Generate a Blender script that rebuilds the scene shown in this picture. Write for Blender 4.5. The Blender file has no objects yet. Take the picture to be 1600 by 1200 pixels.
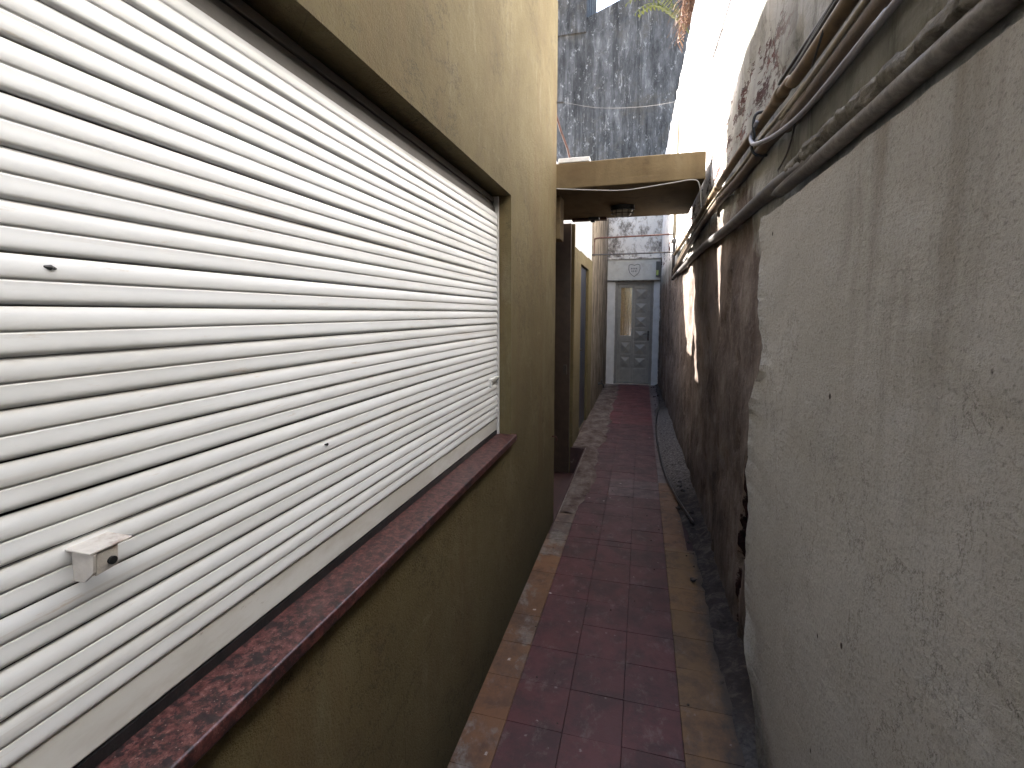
import bpy, bmesh, math, random
from mathutils import Vector, Matrix, noise
random.seed(7)
sc = bpy.context.scene
col = sc.collection

# ------------------------------------------------------------------ camera, sky, sun
cam_d = bpy.data.cameras.new('camera')
cam = bpy.data.objects.new('camera', cam_d); col.objects.link(cam)
cam_d.sensor_fit = 'HORIZONTAL'; cam_d.sensor_width = 36.0
cam_d.lens = 745.0 / 1600.0 * 36.0
cam_d.shift_y = -31.7 / 1600.0
cam_d.clip_start = 0.02; cam_d.clip_end = 500
cam.location = (0, 0, 1.45)
cam.rotation_euler = (math.radians(90 - 6), 0, math.radians(15.162))
sc.camera = cam

SUN = Vector((-1.0, 0.53, 0.95)).normalized()          # towards the sun
w = bpy.data.worlds.new('World'); sc.world = w; w.use_nodes = True
wn = w.node_tree
sky = wn.nodes.new('ShaderNodeTexSky'); sky.sky_type = 'NISHITA'; sky.sun_disc = False
sky.sun_elevation = math.asin(SUN.z); sky.sun_rotation = math.atan2(SUN.x, SUN.y)
sky.air_density = 1.0; sky.dust_density = 3.0; sky.ozone_density = 0.4
wn.links.new(sky.outputs[0], wn.nodes['Background'].inputs[0])
wn.nodes['Background'].inputs[1].default_value = 0.125
sd = bpy.data.lights.new('sun', 'SUN'); sd.energy = 5.0; sd.angle = math.radians(0.5); sd.color = (1.0, 0.965, 0.92)
sun = bpy.data.objects.new('sun', sd); col.objects.link(sun)
sun.rotation_euler = (-SUN).to_track_quat('-Z', 'Y').to_euler(); sun.location = (-6, 4, 9)
sc.view_settings.view_transform = 'Standard'; sc.view_settings.look = 'None'
sc.view_settings.exposure = 3.22; sc.view_settings.gamma = 1.0
sc.cycles.max_bounces = 10; sc.cycles.diffuse_bounces = 6

# ------------------------------------------------------------------ helpers
def base_of(me):
    xs = [v.co.x for v in me.vertices]; ys = [v.co.y for v in me.vertices]; zs = [v.co.z for v in me.vertices]
    return Vector(((min(xs)+max(xs))/2, (min(ys)+max(ys))/2, min(zs)))

def obj(name, bm, mat, parent=None, smooth=False, bevel=0.0):
    me = bpy.data.meshes.new(name)
    bmesh.ops.recalc_face_normals(bm, faces=bm.faces)
    bm.to_mesh(me); bm.free()
    mats = mat if isinstance(mat, (list, tuple)) else [mat]
    for m in mats: me.materials.append(m)
    if smooth:
        for p in me.polygons: p.use_smooth = True
    b = base_of(me)
    me.transform(Matrix.Translation(-b))
    o = bpy.data.objects.new(name, me); col.objects.link(o)
    if parent is None:
        o.location = b
    else:
        o.parent = parent
        wp = Vector(parent.location); p = parent.parent
        while p: wp += p.location; p = p.parent
        o.location = b - wp
    if bevel:
        md = o.modifiers.new('bevel', 'BEVEL'); md.width = bevel; md.segments = 2; md.limit_method = 'ANGLE'
    return o

def tag(o, label, cat, group=None):
    o['label'] = label; o['category'] = cat
    if group: o['group'] = group
    return o

def thing(name, label, cat, loc, group=None):
    o = bpy.data.objects.new(name, None); col.objects.link(o); o.location = loc
    o.empty_display_size = 0.1
    return tag(o, label, cat, group)

def kind(o, k): o['kind'] = k; return o

def B(): return bmesh.new()

def box(bm, a, b):
    x0, y0, z0 = a; x1, y1, z1 = b
    v = [bm.verts.new(p) for p in ((x0,y0,z0),(x1,y0,z0),(x1,y1,z0),(x0,y1,z0),(x0,y0,z1),(x1,y0,z1),(x1,y1,z1),(x0,y1,z1))]
    for f in ((0,3,2,1),(4,5,6,7),(0,1,5,4),(1,2,6,5),(2,3,7,6),(3,0,4,7)):
        bm.faces.new([v[i] for i in f])
    return bm

def poly(bm, pts):
    return bm.faces.new([bm.verts.new(p) for p in pts])

def tube(bm, pts, r, n=10, caps=True, lump=0.0, lscale=20.0, squash=1.0):
    pts = [Vector(p) for p in pts]
    rings = []
    side = None
    for i, p in enumerate(pts):
        if i == 0: t = pts[1]-pts[0]
        elif i == len(pts)-1: t = pts[-1]-pts[-2]
        else: t = (pts[i+1]-p).normalized() + (p-pts[i-1]).normalized()
        t.normalize()
        if side is None:
            ref = Vector((0,0,1)) if abs(t.z) < .9 else Vector((1,0,0))
            side = t.cross(ref).normalized()
        side = (side - t*side.dot(t)).normalized()
        u2 = side.cross(t)
        rr = r[i] if isinstance(r, (list, tuple)) else r
        ring = []
        for k in range(n):
            a = 2*math.pi*k/n
            q = side*math.cos(a)*rr*squash + u2*math.sin(a)*rr
            if lump:
                s = 1 + lump*noise.noise((p+q)*lscale) + lump*.6*noise.noise((p+q)*lscale*2.7)
                q *= s
            ring.append(bm.verts.new(p+q))
        rings.append(ring)
    for a, b in zip(rings, rings[1:]):
        for k in range(n):
            bm.faces.new((a[k], a[(k+1)%n], b[(k+1)%n], b[k]))
    if caps:
        bm.faces.new(rings[0][::-1]); bm.faces.new(rings[-1])
    return bm

def smooth_path(pts, n=6):
    pts = [Vector(p) for p in pts]; out = []
    P = [pts[0]*2-pts[1]] + pts + [pts[-1]*2-pts[-2]]
    for i in range(1, len(P)-2):
        for k in range(n):
            t = k/n
            a, b, c, d = P[i-1], P[i], P[i+1], P[i+2]
            out.append(.5*((2*b)+(c-a)*t+(2*a-5*b+4*c-d)*t*t+(3*b-a-3*c+d)*t**3))
    out.append(pts[-1]); return out

def xw(y):                                   # face of the old party wall: closes in a little towards the far end
    return 0.45 if y < 4 else 0.45 - 0.10*min(1, (y-4)/6.2)

def fb(p, s, o=4):
    return noise.fractal(Vector(p)*s, 1.0, 2.0, o)

# ------------------------------------------------------------------ material kit
class Mat:
    def __init__(s, name):
        s.m = bpy.data.materials.new(name); s.m.use_nodes = True
        s.t = s.m.node_tree; s.n = s.t.nodes; s.l = s.t.links
        s.p = s.n['Principled BSDF']
        g = s.n.new('ShaderNodeNewGeometry'); s.pos = g.outputs['Position']
        sx = s.n.new('ShaderNodeSeparateXYZ'); s.l.new(s.pos, sx.inputs[0])
        s.x, s.y, s.z = sx.outputs
    def put(s, sock, v):
        if isinstance(v, bpy.types.NodeSocket): s.l.new(v, sock)
        elif isinstance(v, (tuple, list)) and sock.type == 'RGBA': sock.default_value = (*v[:3], 1)
        else: sock.default_value = v
    def map(s, scale, rot=(0,0,0), loc=(0,0,0)):
        m = s.n.new('ShaderNodeMapping'); s.l.new(s.pos, m.inputs[0])
        m.inputs['Scale'].default_value = scale; m.inputs['Rotation'].default_value = rot; m.inputs['Location'].default_value = loc
        return m.outputs[0]
    def noise(s, scale, detail=5, rough=.6, dist=0, rot=(0,0,0), loc=(0,0,0)):
        if not isinstance(scale, tuple): scale = (scale,)*3
        t = s.n.new('ShaderNodeTexNoise'); s.l.new(s.map(scale, rot, loc), t.inputs['Vector'])
        t.inputs['Scale'].default_value = 1; t.inputs['Detail'].default_value = detail
        t.inputs['Roughness'].default_value = rough; t.inputs['Distortion'].default_value = dist
        return t.outputs[0]
    def voro(s, scale, feature='F1', loc=(0,0,0)):
        if not isinstance(scale, tuple): scale = (scale,)*3
        t = s.n.new('ShaderNodeTexVoronoi'); t.feature = feature; s.l.new(s.map(scale, loc=loc), t.inputs['Vector'])
        t.inputs['Scale'].default_value = 1
        return t.outputs['Distance'], t.outputs.get('Color')
    def ramp(s, fac, stops):
        r = s.n.new('ShaderNodeValToRGB'); s.l.new(fac, r.inputs[0])
        e = r.color_ramp.elements
        while len(e) < len(stops): e.new(0.5)
        for el, (p, c) in zip(e, stops):
            el.position = p
            el.color = (*c, 1) if isinstance(c, (tuple, list)) else (c, c, c, 1)
        return r.outputs[0]
    def step(s, v, a, b):
        r = s.n.new('ShaderNodeMapRange'); r.interpolation_type = 'SMOOTHSTEP'
        s.put(r.inputs['Value'], v); r.inputs['From Min'].default_value = a; r.inputs['From Max'].default_value = b
        return r.outputs[0]
    def math(s, op, a, b=0.0, c=None):
        m = s.n.new('ShaderNodeMath'); m.operation = op
        s.put(m.inputs[0], a); s.put(m.inputs[1], b)
        if c is not None: s.put(m.inputs[2], c)
        return m.outputs[0]
    def mix(s, a, b, f, mode='MIX'):
        m = s.n.new('ShaderNodeMix'); m.data_type = 'RGBA'; m.blend_type = mode
        s.put(m.inputs['Factor'], f); s.put(m.inputs[6], a); s.put(m.inputs[7], b)
        return m.outputs[2]
    def attr(s, name):
        a = s.n.new('ShaderNodeAttribute'); a.attribute_name = name
        return a.outputs['Color']
    def bump(s, h, strength=.5, dist=.01, prev=None):
        b = s.n.new('ShaderNodeBump'); s.put(b.inputs['Height'], h)
        b.inputs['Strength'].default_value = strength; b.inputs['Distance'].default_value = dist
        if prev: s.l.new(prev, b.inputs['Normal'])
        return b.outputs[0]
    def out(s, color, rough=.8, normal=None, metal=0.0, spec=.5):
        s.put(s.p.inputs['Base Color'], color); s.put(s.p.inputs['Roughness'], rough)
        s.put(s.p.inputs['Metallic'], metal); s.p.inputs['Specular IOR Level'].default_value = spec
        if normal: s.l.new(normal, s.p.inputs['Normal'])
        return s.m

def simple(name, c, rough=.6, metal=0.0, var=.35, scale=18, dirt=None, dirt_amt=.5):
    m = Mat(name)
    n = m.noise(scale); c2 = tuple(v*(1-var) for v in c)
    k = m.mix(c2, c, m.step(n, .35, .65))
    if dirt: k = m.mix(k, dirt, m.math('MULTIPLY', m.step(m.noise(scale*.6, 8, .7, loc=(3,7,1)), .5, .68), dirt_amt))
    return m.out(k, rough, m.bump(m.noise(scale*6), .25, .003), metal)

# tan painted render of the house
m = Mat('tan_render')
big = m.noise(1.6, 8, .68, .2)
streak = m.noise((7, 5, .55), 6, .65, .6)
fine = m.noise(160, 3, .7)
mid = m.noise(28, 5, .65)
k = m.ramp(big, [(.26, (.074,.056,.024)), (.5, (.108,.085,.039)), (.74, (.145,.119,.063))])
k = m.mix(k, (.10,.066,.030), m.math('MULTIPLY', m.step(streak, .48, .70), .55))
k = m.mix(k, (.21,.185,.125), m.math('MULTIPLY', m.step(m.noise((9,9,2), 6, .7, loc=(4,0,2)), .55, .75), .35))
k = m.mix(k, (.085,.062,.035), m.math('MULTIPLY', m.step(m.noise(3.2, 9, .78, .2, loc=(9,1,0)), .54, .66), .5))
k = m.mix(k, (.075,.06,.036), m.math('MULTIPLY', m.step(m.math('ADD', m.z, m.math('MULTIPLY', m.noise(4, 5, .6), .7)), .95, .25), .55))   # shade towards the foot, painted into the colour
crk, _ = m.voro((2.3, 2.3, 3.4), 'DISTANCE_TO_EDGE', loc=(.3,.1,.7))
crm = m.math('MULTIPLY', m.step(m.math('ADD', crk, m.math('MULTIPLY', m.noise(14, 6, .7), .02)), .0145, .0085), m.step(m.noise(1.9, 3, .5, loc=(2,5,8)), .48, .56))
k = m.mix(k, (.045,.034,.02), m.math('MULTIPLY', crm, .8))
k = m.mix(k, (.07,.052,.026), m.math('MULTIPLY', m.step(fine, .50, .66), .42))
hc = m.math('ABSOLUTE', m.math('SUBTRACT', m.noise((3.2,3.2,4.6), 9, .72, .1, loc=(1.7,.4,2.2)), .5))
hm = m.math('MULTIPLY', m.step(hc, .0075, .002), m.step(m.noise(1.5, 4, .6, loc=(5,2.4,1)), .50, .56))
k = m.mix(k, (.035,.026,.015), m.math('MULTIPLY', hm, .85))
scf = m.step(m.noise((5, 2.2, 9), 9, .8, loc=(6,6,1)), .60, .68)
k = m.mix(k, (.19,.16,.095), m.math('MULTIPLY', scf, .35))
nrm = m.bump(mid, .45, .010); nrm = m.bump(fine, .9, .004, nrm)
MT_TAN = m.out(k, .88, nrm, spec=.25)

# canopy: same paint, a bit browner and stained below
m = Mat('brown_render')
k = m.ramp(m.noise((5, 2, 4), 5, .6, .5), [(.3, (.085,.058,.029)), (.6, (.115,.084,.044)), (.8, (.135,.106,.062))])
k = m.mix(k, (.04,.025,.016), m.math('MULTIPLY', m.step(m.noise(5, 8, .7, .4, loc=(1,4,2)), .5, .7), .6))
MT_CANOPY = m.out(k, .9, m.bump(m.noise(60), .4, .004), spec=.2)

# old party wall: limewash above, bare damp render below, bricks where it has fallen off
m = Mat('old_wall')
n1 = m.noise(2.2, 9, .7, .2); n2 = m.noise((9, 9, 1.6), 9, .76, .1); n3 = m.noise(40, 5, .7)
low = m.ramp(n1, [(.32, (.038,.027,.021)), (.45, (.095,.072,.058)), (.56, (.155,.123,.102)), (.70, (.25,.212,.18))])
low = m.mix(low, (.055,.036,.026), m.math('MULTIPLY', m.step(n2, .48, .68), .7))
low = m.mix(low, (.24,.21,.185), m.math('MULTIPLY', m.step(m.noise((26,26,16), 7, .8, loc=(2,8,3)), .53, .62), m.math('MULTIPLY_ADD', m.step(m.y, 4.2, 5.2), .35, .35)))
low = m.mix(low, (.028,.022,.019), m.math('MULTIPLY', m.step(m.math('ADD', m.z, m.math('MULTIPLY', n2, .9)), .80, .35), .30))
up = m.ramp(m.noise((3, 3, 1.6), 8, .7, .2, loc=(5,5,5)), [(.34, (.15,.147,.130)), (.48, (.225,.22,.198)), (.62, (.31,.302,.275))])
up = m.mix(up, (.075,.072,.06), m.math('MULTIPLY', m.step(m.noise((16,16,1.2), 7, .7, loc=(7,2,1)), .52, .72), .65))
whitewash = m.ramp(m.noise((6,6,3), 8, .7), [(.3, (.44,.42,.40)), (.55, (.66,.65,.63))])
whitewash = m.mix(whitewash, (.25,.23,.22), m.step(m.noise((22,22,14), 8, .75, loc=(1,6,4)), .66, .74))
up = m.mix(up, whitewash, m.step(m.math('ADD', m.math('ADD', m.math('MINIMUM', m.math('MAXIMUM', m.y, 2.6), 4.0), m.math('MULTIPLY', m.z, 2.6)), m.math('MULTIPLY', n1, .8)), 9.9, 10.5))  # whitewash carried onto the unseen near upper wall too, to bounce light
zz = m.math('ADD', m.math('ADD', m.z, m.math('MULTIPLY', m.step(m.y, 2.5, 1.9), .42)), m.math('MULTIPLY', m.math('SUBTRACT', n1, .5), 1.1))
k = m.mix(low, up, m.step(zz, 1.92, 2.08))
br = m.n.new('ShaderNodeTexBrick')
cb = m.n.new('ShaderNodeCombineXYZ'); m.l.new(m.y, cb.inputs[0]); m.l.new(m.z, cb.inputs[1])
m.l.new(cb.outputs[0], br.inputs['Vector'])
br.inputs['Scale'].default_value = 1; br.inputs['Brick Width'].default_value = .24; br.inputs['Row Height'].default_value = .075
br.inputs['Mortar Size'].default_value = .012
br.inputs['Color1'].default_value = (.085,.028,.021,1); br.inputs['Color2'].default_value = (.045,.018,.015,1); br.inputs['Mortar'].default_value = (.07,.052,.045,1)
peel = m.step(m.math('SUBTRACT', m.math('ADD', m.noise((5, 4.2, 10), 9, .78, .1, loc=(3.3,1.1,.2)), m.math('MULTIPLY', m.step(m.math('ABSOLUTE', m.math('SUBTRACT', m.z, 2.42)), .42, .05), .17)), 0.0), .69, .71)
peel = m.math('MULTIPLY', peel, m.step(m.y, 1.6, 2.2))
k = m.mix(k, br.outputs['Color'], peel)
nrm = m.bump(n3, .5, .008); nrm = m.bump(m.noise(9, 6, .7), .5, .03, nrm); nrm = m.bump(m.math('SUBTRACT', 1.0, peel), .6, .015, nrm)
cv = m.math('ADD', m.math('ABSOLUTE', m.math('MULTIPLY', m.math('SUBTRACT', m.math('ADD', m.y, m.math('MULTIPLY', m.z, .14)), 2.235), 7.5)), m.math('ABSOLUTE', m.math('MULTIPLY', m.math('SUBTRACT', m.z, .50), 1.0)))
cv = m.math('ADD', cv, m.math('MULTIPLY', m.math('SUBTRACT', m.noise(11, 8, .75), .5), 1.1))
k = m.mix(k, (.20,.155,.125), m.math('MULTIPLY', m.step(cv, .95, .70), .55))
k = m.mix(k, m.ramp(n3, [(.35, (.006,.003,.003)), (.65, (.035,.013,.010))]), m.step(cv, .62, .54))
nrm = m.bump(m.noise(75, 5, .75), .5, .005, nrm)
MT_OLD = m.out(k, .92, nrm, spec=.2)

# newer grey-beige plaster coat on the party wall
m = Mat('plaster_coat')
n1 = m.noise(1.3, 6, .6, .3); n2 = m.noise((6, 6, .5), 6, .6, .2); fine = m.noise(120, 5, .8); sw = m.noise((60, 26, 70), 6, .78, .15, rot=(.7,0,0))
k = m.ramp(n1, [(.3, (.335,.307,.256)), (.5, (.42,.390,.328)), (.7, (.475,.445,.382))])
k = m.mix(k, (.155,.125,.082), m.math('MULTIPLY', m.step(n2, .5, .68), m.math('MULTIPLY', m.step(m.math('ADD', m.z, m.math('MULTIPLY', n1, .6)), 1.2, 2.2), .6)))
k = m.mix(k, (.12,.10,.075), m.math('MULTIPLY', m.step(sw, .60, .74), .22))
k = m.mix(k, (.38,.36,.32), m.math('MULTIPLY', m.step(m.noise((80, 34, 80), 6, .78, .1, rot=(.5,0,0), loc=(4,2,6)), .6, .75), .35))
k = m.mix(k, (.10,.085,.065), m.math('MULTIPLY', m.step(fine, .50, .66), .45))
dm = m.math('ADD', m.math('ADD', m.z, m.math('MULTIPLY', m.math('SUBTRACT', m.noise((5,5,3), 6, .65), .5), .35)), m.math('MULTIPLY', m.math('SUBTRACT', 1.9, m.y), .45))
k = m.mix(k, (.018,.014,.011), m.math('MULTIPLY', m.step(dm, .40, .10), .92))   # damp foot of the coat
pk, _ = m.voro((9, 9, 7), loc=(2,1,3))
k = m.mix(k, (.04,.026,.018), m.step(m.math('ADD', pk, m.math('MULTIPLY', fine, .05)), .085, .06))
hc = m.math('ABSOLUTE', m.math('SUBTRACT', m.noise((2.2,2.6,2.0), 9, .70, .1, loc=(8,.4,2.2)), .5))
hm = m.math('MULTIPLY', m.step(hc, .004, .001), m.step(m.noise(1.2, 4, .6, loc=(2,7.4,1)), .52, .58))
k = m.mix(k, (.08,.065,.05), m.math('MULTIPLY', hm, .7))
tw = m.noise((10, 3.2, 8), 7, .7, .3, rot=(.55,0,0), loc=(1,5,2))
k = m.mix(k, (.50,.47,.41), m.math('MULTIPLY', m.step(tw, .56, .70), .30))
nrm = m.bump(tw, .55, .02); nrm = m.bump(m.noise(16, 6, .65), .5, .014, nrm); nrm = m.bump(sw, .6, .007, nrm); nrm = m.bump(fine, 1.0, .005, nrm)
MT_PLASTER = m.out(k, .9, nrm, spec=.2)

# mouldy grey render of the tall building
m = Mat('mould_render')
n1 = m.noise((4.0, 4.0, 1.1), 9, .78, .1); n2 = m.noise(1.1, 8, .75, .2, loc=(3,3,3)); n3 = m.noise((11, 11, 6), 9, .82, rot=(0,.7,0))
k = m.ramp(n1, [(.36, (.036,.034,.033)), (.46, (.076,.072,.069)), (.55, (.115,.109,.104)), (.66, (.19,.18,.17))])
k = m.mix(k, (.095,.082,.066), m.math('MULTIPLY', m.step(n2, .50, .62), .6))
k = m.mix(k, (.014,.013,.012), m.math('MULTIPLY', m.step(m.noise((5,5,.28), 8, .72, loc=(8,1,0)), .49, .62), .5))
k = m.mix(k, (.33,.315,.295), m.math('MULTIPLY', m.step(n3, .56, .63), .8))
k = m.mix(k, (.30,.28,.26), m.math('MULTIPLY', m.step(m.noise((11,11,1.4), 8, .8, loc=(4,4,4)), .56, .64), .7))
MT_MOULD = m.out(k, .95, m.bump(m.noise(14, 8, .8), .9, .06), spec=.15)

# whitish mouldy paint of the door wall and of the pier beside it
m = Mat('stained_white')
n1 = m.noise((5, 5, 3.2), 9, .78, .1, loc=(1,2,3))
k = m.ramp(n1, [(.37, (.07,.06,.05)), (.45, (.25,.22,.19)), (.53, (.52,.48,.43))])
MT_STAIN = m.out(k, .9, m.bump(m.noise(30, 6, .7), .4, .01), spec=.2)
m = Mat('stained_beige')
n1 = m.noise((6, 6, 1.6), 9, .78, .1, loc=(1,7,3)); n2 = m.noise(9, 8, .75)
k = m.ramp(n1, [(.36, (.03,.022,.016)), (.45, (.095,.073,.052)), (.56, (.21,.175,.135)), (.7, (.31,.275,.23))])
k = m.mix(k, (.06,.05,.04), m.math('MULTIPLY', m.step(n2, .55, .7), .7))
k = m.mix(k, (.09,.07,.05), m.math('MULTIPLY', m.step(m.math('ADD', m.z, m.math('MULTIPLY', n1, .8)), 1.1, .4), .7))
MT_BEIGE = m.out(k, .92, m.bump(n2, .5, .015), spec=.2)
MT_WHITE = simple('white_paint', (.50,.49,.475), .7, 0, .12, 6, (.35,.32,.28), .5)
MT_GREYWHITE = simple('grey_white_paint', (.40,.385,.345), .6, 0, .12, 8, (.22,.20,.18), .5)
MT_SETBACK = simple('chalk_white_wall', (.66,.64,.61), .85, 0, .12, 4, (.40,.38,.35), .45)
MT_DARKDOOR = simple('dark_brown_door', (.045,.03,.022), .45, 0, .3, 12)
MT_NAVY = simple('navy_metal', (.022,.027,.045), .35, 0, .3, 10, (.08,.07,.06), .4)
MT_DOOR = simple('grey_door_paint', (.225,.208,.182), .45, 0, .15, 12, (.12,.105,.095), .55)
MT_DOORF = simple('grey_frame_paint', (.185,.17,.15), .5, 0, .15, 10, (.12,.11,.10), .5)
MT_CURTAIN = simple('amber_curtain', (.40,.25,.105), .8, 0, .25, 20)
MT_BLACK = simple('black_plastic', (.015,.015,.016), .4)
MT_DARKMETAL = simple('dark_metal', (.05,.045,.042), .45, .3, .4, 30, (.12,.06,.035), .6)
MT_RUST = simple('rusty_iron', (.085,.034,.024), .8, .1, .5, 40, (.06,.03,.022), .7)
MT_TANPIPE = simple('tan_painted_pipe', (.155,.10,.048), .6, 0, .35, 14, (.05,.03,.018), .8)
MT_CREAM = simple('cream_cable', (.26,.22,.15), .55, 0, .25, 20, (.22,.16,.10), .6)
MT_LILAC = simple('grey_cable', (.20,.19,.205), .5, 0, .2, 15, (.16,.14,.13), .5)
MT_PIPEGREY = simple('grey_plastic_pipe', (.05,.047,.048), .45, 0, .3, 10, (.10,.088,.075), .6)
MT_WHITECABLE = simple('white_cable', (.27,.255,.23), .5, 0, .15, 20, (.30,.27,.22), .5)
MT_STEEL = simple('bright_steel', (.45,.43,.40), .25, 1.0, .2, 40)
MT_GREENLABEL = simple('green_label', (.30,.36,.07), .4)
MT_INK = simple('dark_ink', (.07,.06,.075), .6)
MT_GREYPOLE = simple('galvanised', (.40,.40,.38), .45, .6, .2, 20)

m = Mat('dusty_pipe')
n1 = m.noise(14, 7, .7)
k = m.mix((.045,.042,.043), (.085,.075,.065), m.step(n1, .42, .62))
k = m.mix(k, m.mix((.17,.155,.14), (.10,.09,.08), m.step(m.noise(40, 6, .7), .4, .6)), m.step(m.math('ADD', m.y, m.math('MULTIPLY', n1, .8)), 2.0, 1.6))
MT_PIPEGREY = m.out(k, .55, m.bump(m.noise(50, 5, .7), .35, .004))
m = Mat('mortar')
k = m.ramp(m.noise(22, 8, .75, .5), [(.3, (.05,.044,.036)), (.5, (.15,.135,.11)), (.7, (.27,.245,.205))])
MT_MORTAR = m.out(k, .95, m.bump(m.noise(70, 6, .75), .8, .006), spec=.15)

# shutter: off-white enamel, dust and rust in the joints
m = Mat('shutter_enamel')
dust = m.noise((30, 3, 30), 6, .7, loc=(2,2,2)); blot = m.noise((5, 1.4, 5), 7, .7, .5)
k = m.mix((.715,.73,.735), (.63,.64,.635), m.step(blot, .42, .66))
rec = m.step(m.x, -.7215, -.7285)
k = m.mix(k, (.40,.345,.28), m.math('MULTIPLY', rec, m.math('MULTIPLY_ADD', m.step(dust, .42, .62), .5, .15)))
k = m.mix(k, (.50,.47,.42), m.math('MULTIPLY', m.step(m.noise((9, 1.1, 40), 8, .75, loc=(3,3,7)), .54, .72), .5))
k = m.mix(k, (.46,.36,.25), m.math('MULTIPLY', m.step(m.noise((60, 9, 60), 7, .75, loc=(6,3,1)), .60, .72), .45))
MT_SHUT = m.out(k, .38, m.bump(m.noise((4, 1.6, 4), 4, .5), .12, .02), spec=.45)
m = Mat('rail_enamel')
k = m.mix((.64,.645,.62), (.53,.52,.48), m.step(m.noise((6, 2, 6), 6, .7), .42, .62))
spot = m.step(m.noise((40, 24, 40), 6, .7, loc=(3,1,1)), .62, .72)
k = m.mix(k, (.22,.18,.13), m.math('MULTIPLY', spot, m.step(m.noise(3.1, 3, .5, loc=(.4,.9,.6)), .5, .66)))
MT_RAIL = m.out(k, .42, m.bump(m.noise((4, 2, 4)), .1, .02))

# red granite sill
m = Mat('red_granite')
n1 = m.noise(60, 6, .8, .1); n2 = m.noise(38, 6, .75, .2, loc=(2,2,1)); d, _ = m.voro(110)
k = m.ramp(n1, [(.36, (.010,.006,.006)), (.46, (.050,.017,.016)), (.56, (.105,.038,.034)), (.68, (.17,.085,.075))])
k = m.mix(k, (.010,.008,.009), m.math('MULTIPLY', m.step(n2, .49, .57), .85))
k = m.mix(k, (.24,.17,.15), m.math('MULTIPLY', m.step(d, .16, .08), .5))
k = m.mix(k, (.13,.10,.088), m.math('MULTIPLY', m.step(m.noise((9,4,9), 7, .7, loc=(1,1,6)), .55, .72), .35))
MT_GRANITE = m.out(k, m.math('MULTIPLY_ADD', n2, .4, .15), m.bump(n1, .12, .002), spec=.5)

# floor tiles: a colour of its own for each tile, dust, wear, splashes
def tile_mat(name):
    m = Mat(name)
    k = m.attr('tile')
    n1 = m.noise(5.5, 9, .74, .2); n2 = m.noise(34, 7, .75)
    k = m.mix(k, m.mix(k, (.022,.015,.015), .65), m.math('MULTIPLY', m.step(n1, .42, .62), .9))
    k = m.mix(k, (.16,.135,.125), m.math('MULTIPLY', m.step(m.noise((11, 8, 11), 8, .78, .2, loc=(4,2,0)), .52, .70), .38))
    lb = m.math('MULTIPLY', m.step(m.math('ADD', m.x, m.math('MULTIPLY', n2, .06)), -.385, -.425), m.step(m.noise((3.5, 2.6, 3.5), 8, .75, .1, loc=(.2,.55,0)), .50, .58))
    k = m.mix(k, m.mix((.105,.088,.076), (.17,.155,.14), m.step(n2, .4, .62)), m.math('MULTIPLY', lb, .75))
    k = m.mix(k, (.18,.15,.145), m.math('MULTIPLY', m.step(m.noise(95, 4, .7, loc=(1,9,1)), .66, .74), .5))
    d, c = m.voro((6.5, 6.5, 6.5), loc=(.37,.2,.4))
    k = m.mix(k, (.40,.37,.35), m.math('MULTIPLY', m.step(m.math('ADD', d, m.math('MULTIPLY', m.noise(60, 5, .8), .22)), .170, .145), .75))
    d, c = m.voro((13, 13, 13), loc=(.1,.7,.9))
    k = m.mix(k, (.22,.195,.185), m.math('MULTIPLY', m.step(m.math('ADD', d, m.math('MULTIPLY', m.noise(90, 5, .8), .5)), .33, .28), .55))
    d, c = m.voro((4.1, 4.1, 4.1), loc=(1.4,2.2,.1))
    k = m.mix(k, (.02,.017,.017), m.math('MULTIPLY', m.step(m.math('ADD', d, m.math('MULTIPLY', m.noise(70, 5, .8), .25)), .19, .155), .85))
    k = m.mix(k, (.024,.02,.017), m.math('MULTIPLY', m.step(m.math('ADD', m.x, m.math('MULTIPLY', m.noise((9,6,9), 8, .78), .20)), .395, .455), .8))
    return m.out(k, m.math('MULTIPLY_ADD', n1, .5, .30), m.bump(n2, .3, .004), spec=.4)
MT_TILE = tile_mat('cement_tile')
m = Mat('grout')
MT_GROUT = m.out(m.ramp(m.noise((9, 2.2, 9), 6, .7), [(.35, (.030,.015,.015)), (.60, (.048,.024,.023)), (.72, (.15,.12,.11))]), .95)
m = Mat('dirt')
n1 = m.noise(12, 8, .75, .5); n2 = m.noise(60, 6, .7)
dk = m.ramp(n1, [(.3, (.011,.009,.008)), (.5, (.035,.028,.024)), (.68, (.095,.075,.062))])
lt = m.ramp(n2, [(.36, (.016,.013,.011)), (.47, (.075,.064,.057)), (.62, (.17,.152,.138))])
k = m.mix(dk, lt, m.math('MULTIPLY', m.step(m.math('ADD', m.y, m.math('MULTIPLY', n1, 1.0)), 4.2, 5.0), m.step(m.math('ADD', m.y, m.math('MULTIPLY', n1, 1.0)), 8.1, 7.3)))
lt2 = m.ramp(n2, [(.32, (.03,.027,.027)), (.6, (.085,.076,.068))])
k = m.mix(k, lt2, m.step(m.math('ADD', m.y, m.math('MULTIPLY', n1, .8)), 2.25, 1.9))
MT_DIRT = m.out(k, .95, m.bump(n2, .8, .01), spec=.2)
m = Mat('ground_concrete')
MT_GROUND = m.out(m.ramp(m.noise(3, 8, .7), [(.3, (.16,.15,.14)), (.7, (.30,.28,.26))]), .9, m.bump(m.noise(40), .4, .01))
m = Mat('red_screed')
MT_SCREED = m.out(m.ramp(m.noise(9, 8, .7), [(.3, (.03,.012,.011)), (.7, (.06,.024,.022))]), .6)
MT_GLASS = Mat('pane_glass')
g = MT_GLASS; tr = g.n.new('ShaderNodeBsdfTransparent'); gl = g.n.new('ShaderNodeBsdfGlossy'); mx = g.n.new('ShaderNodeMixShader')
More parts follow.
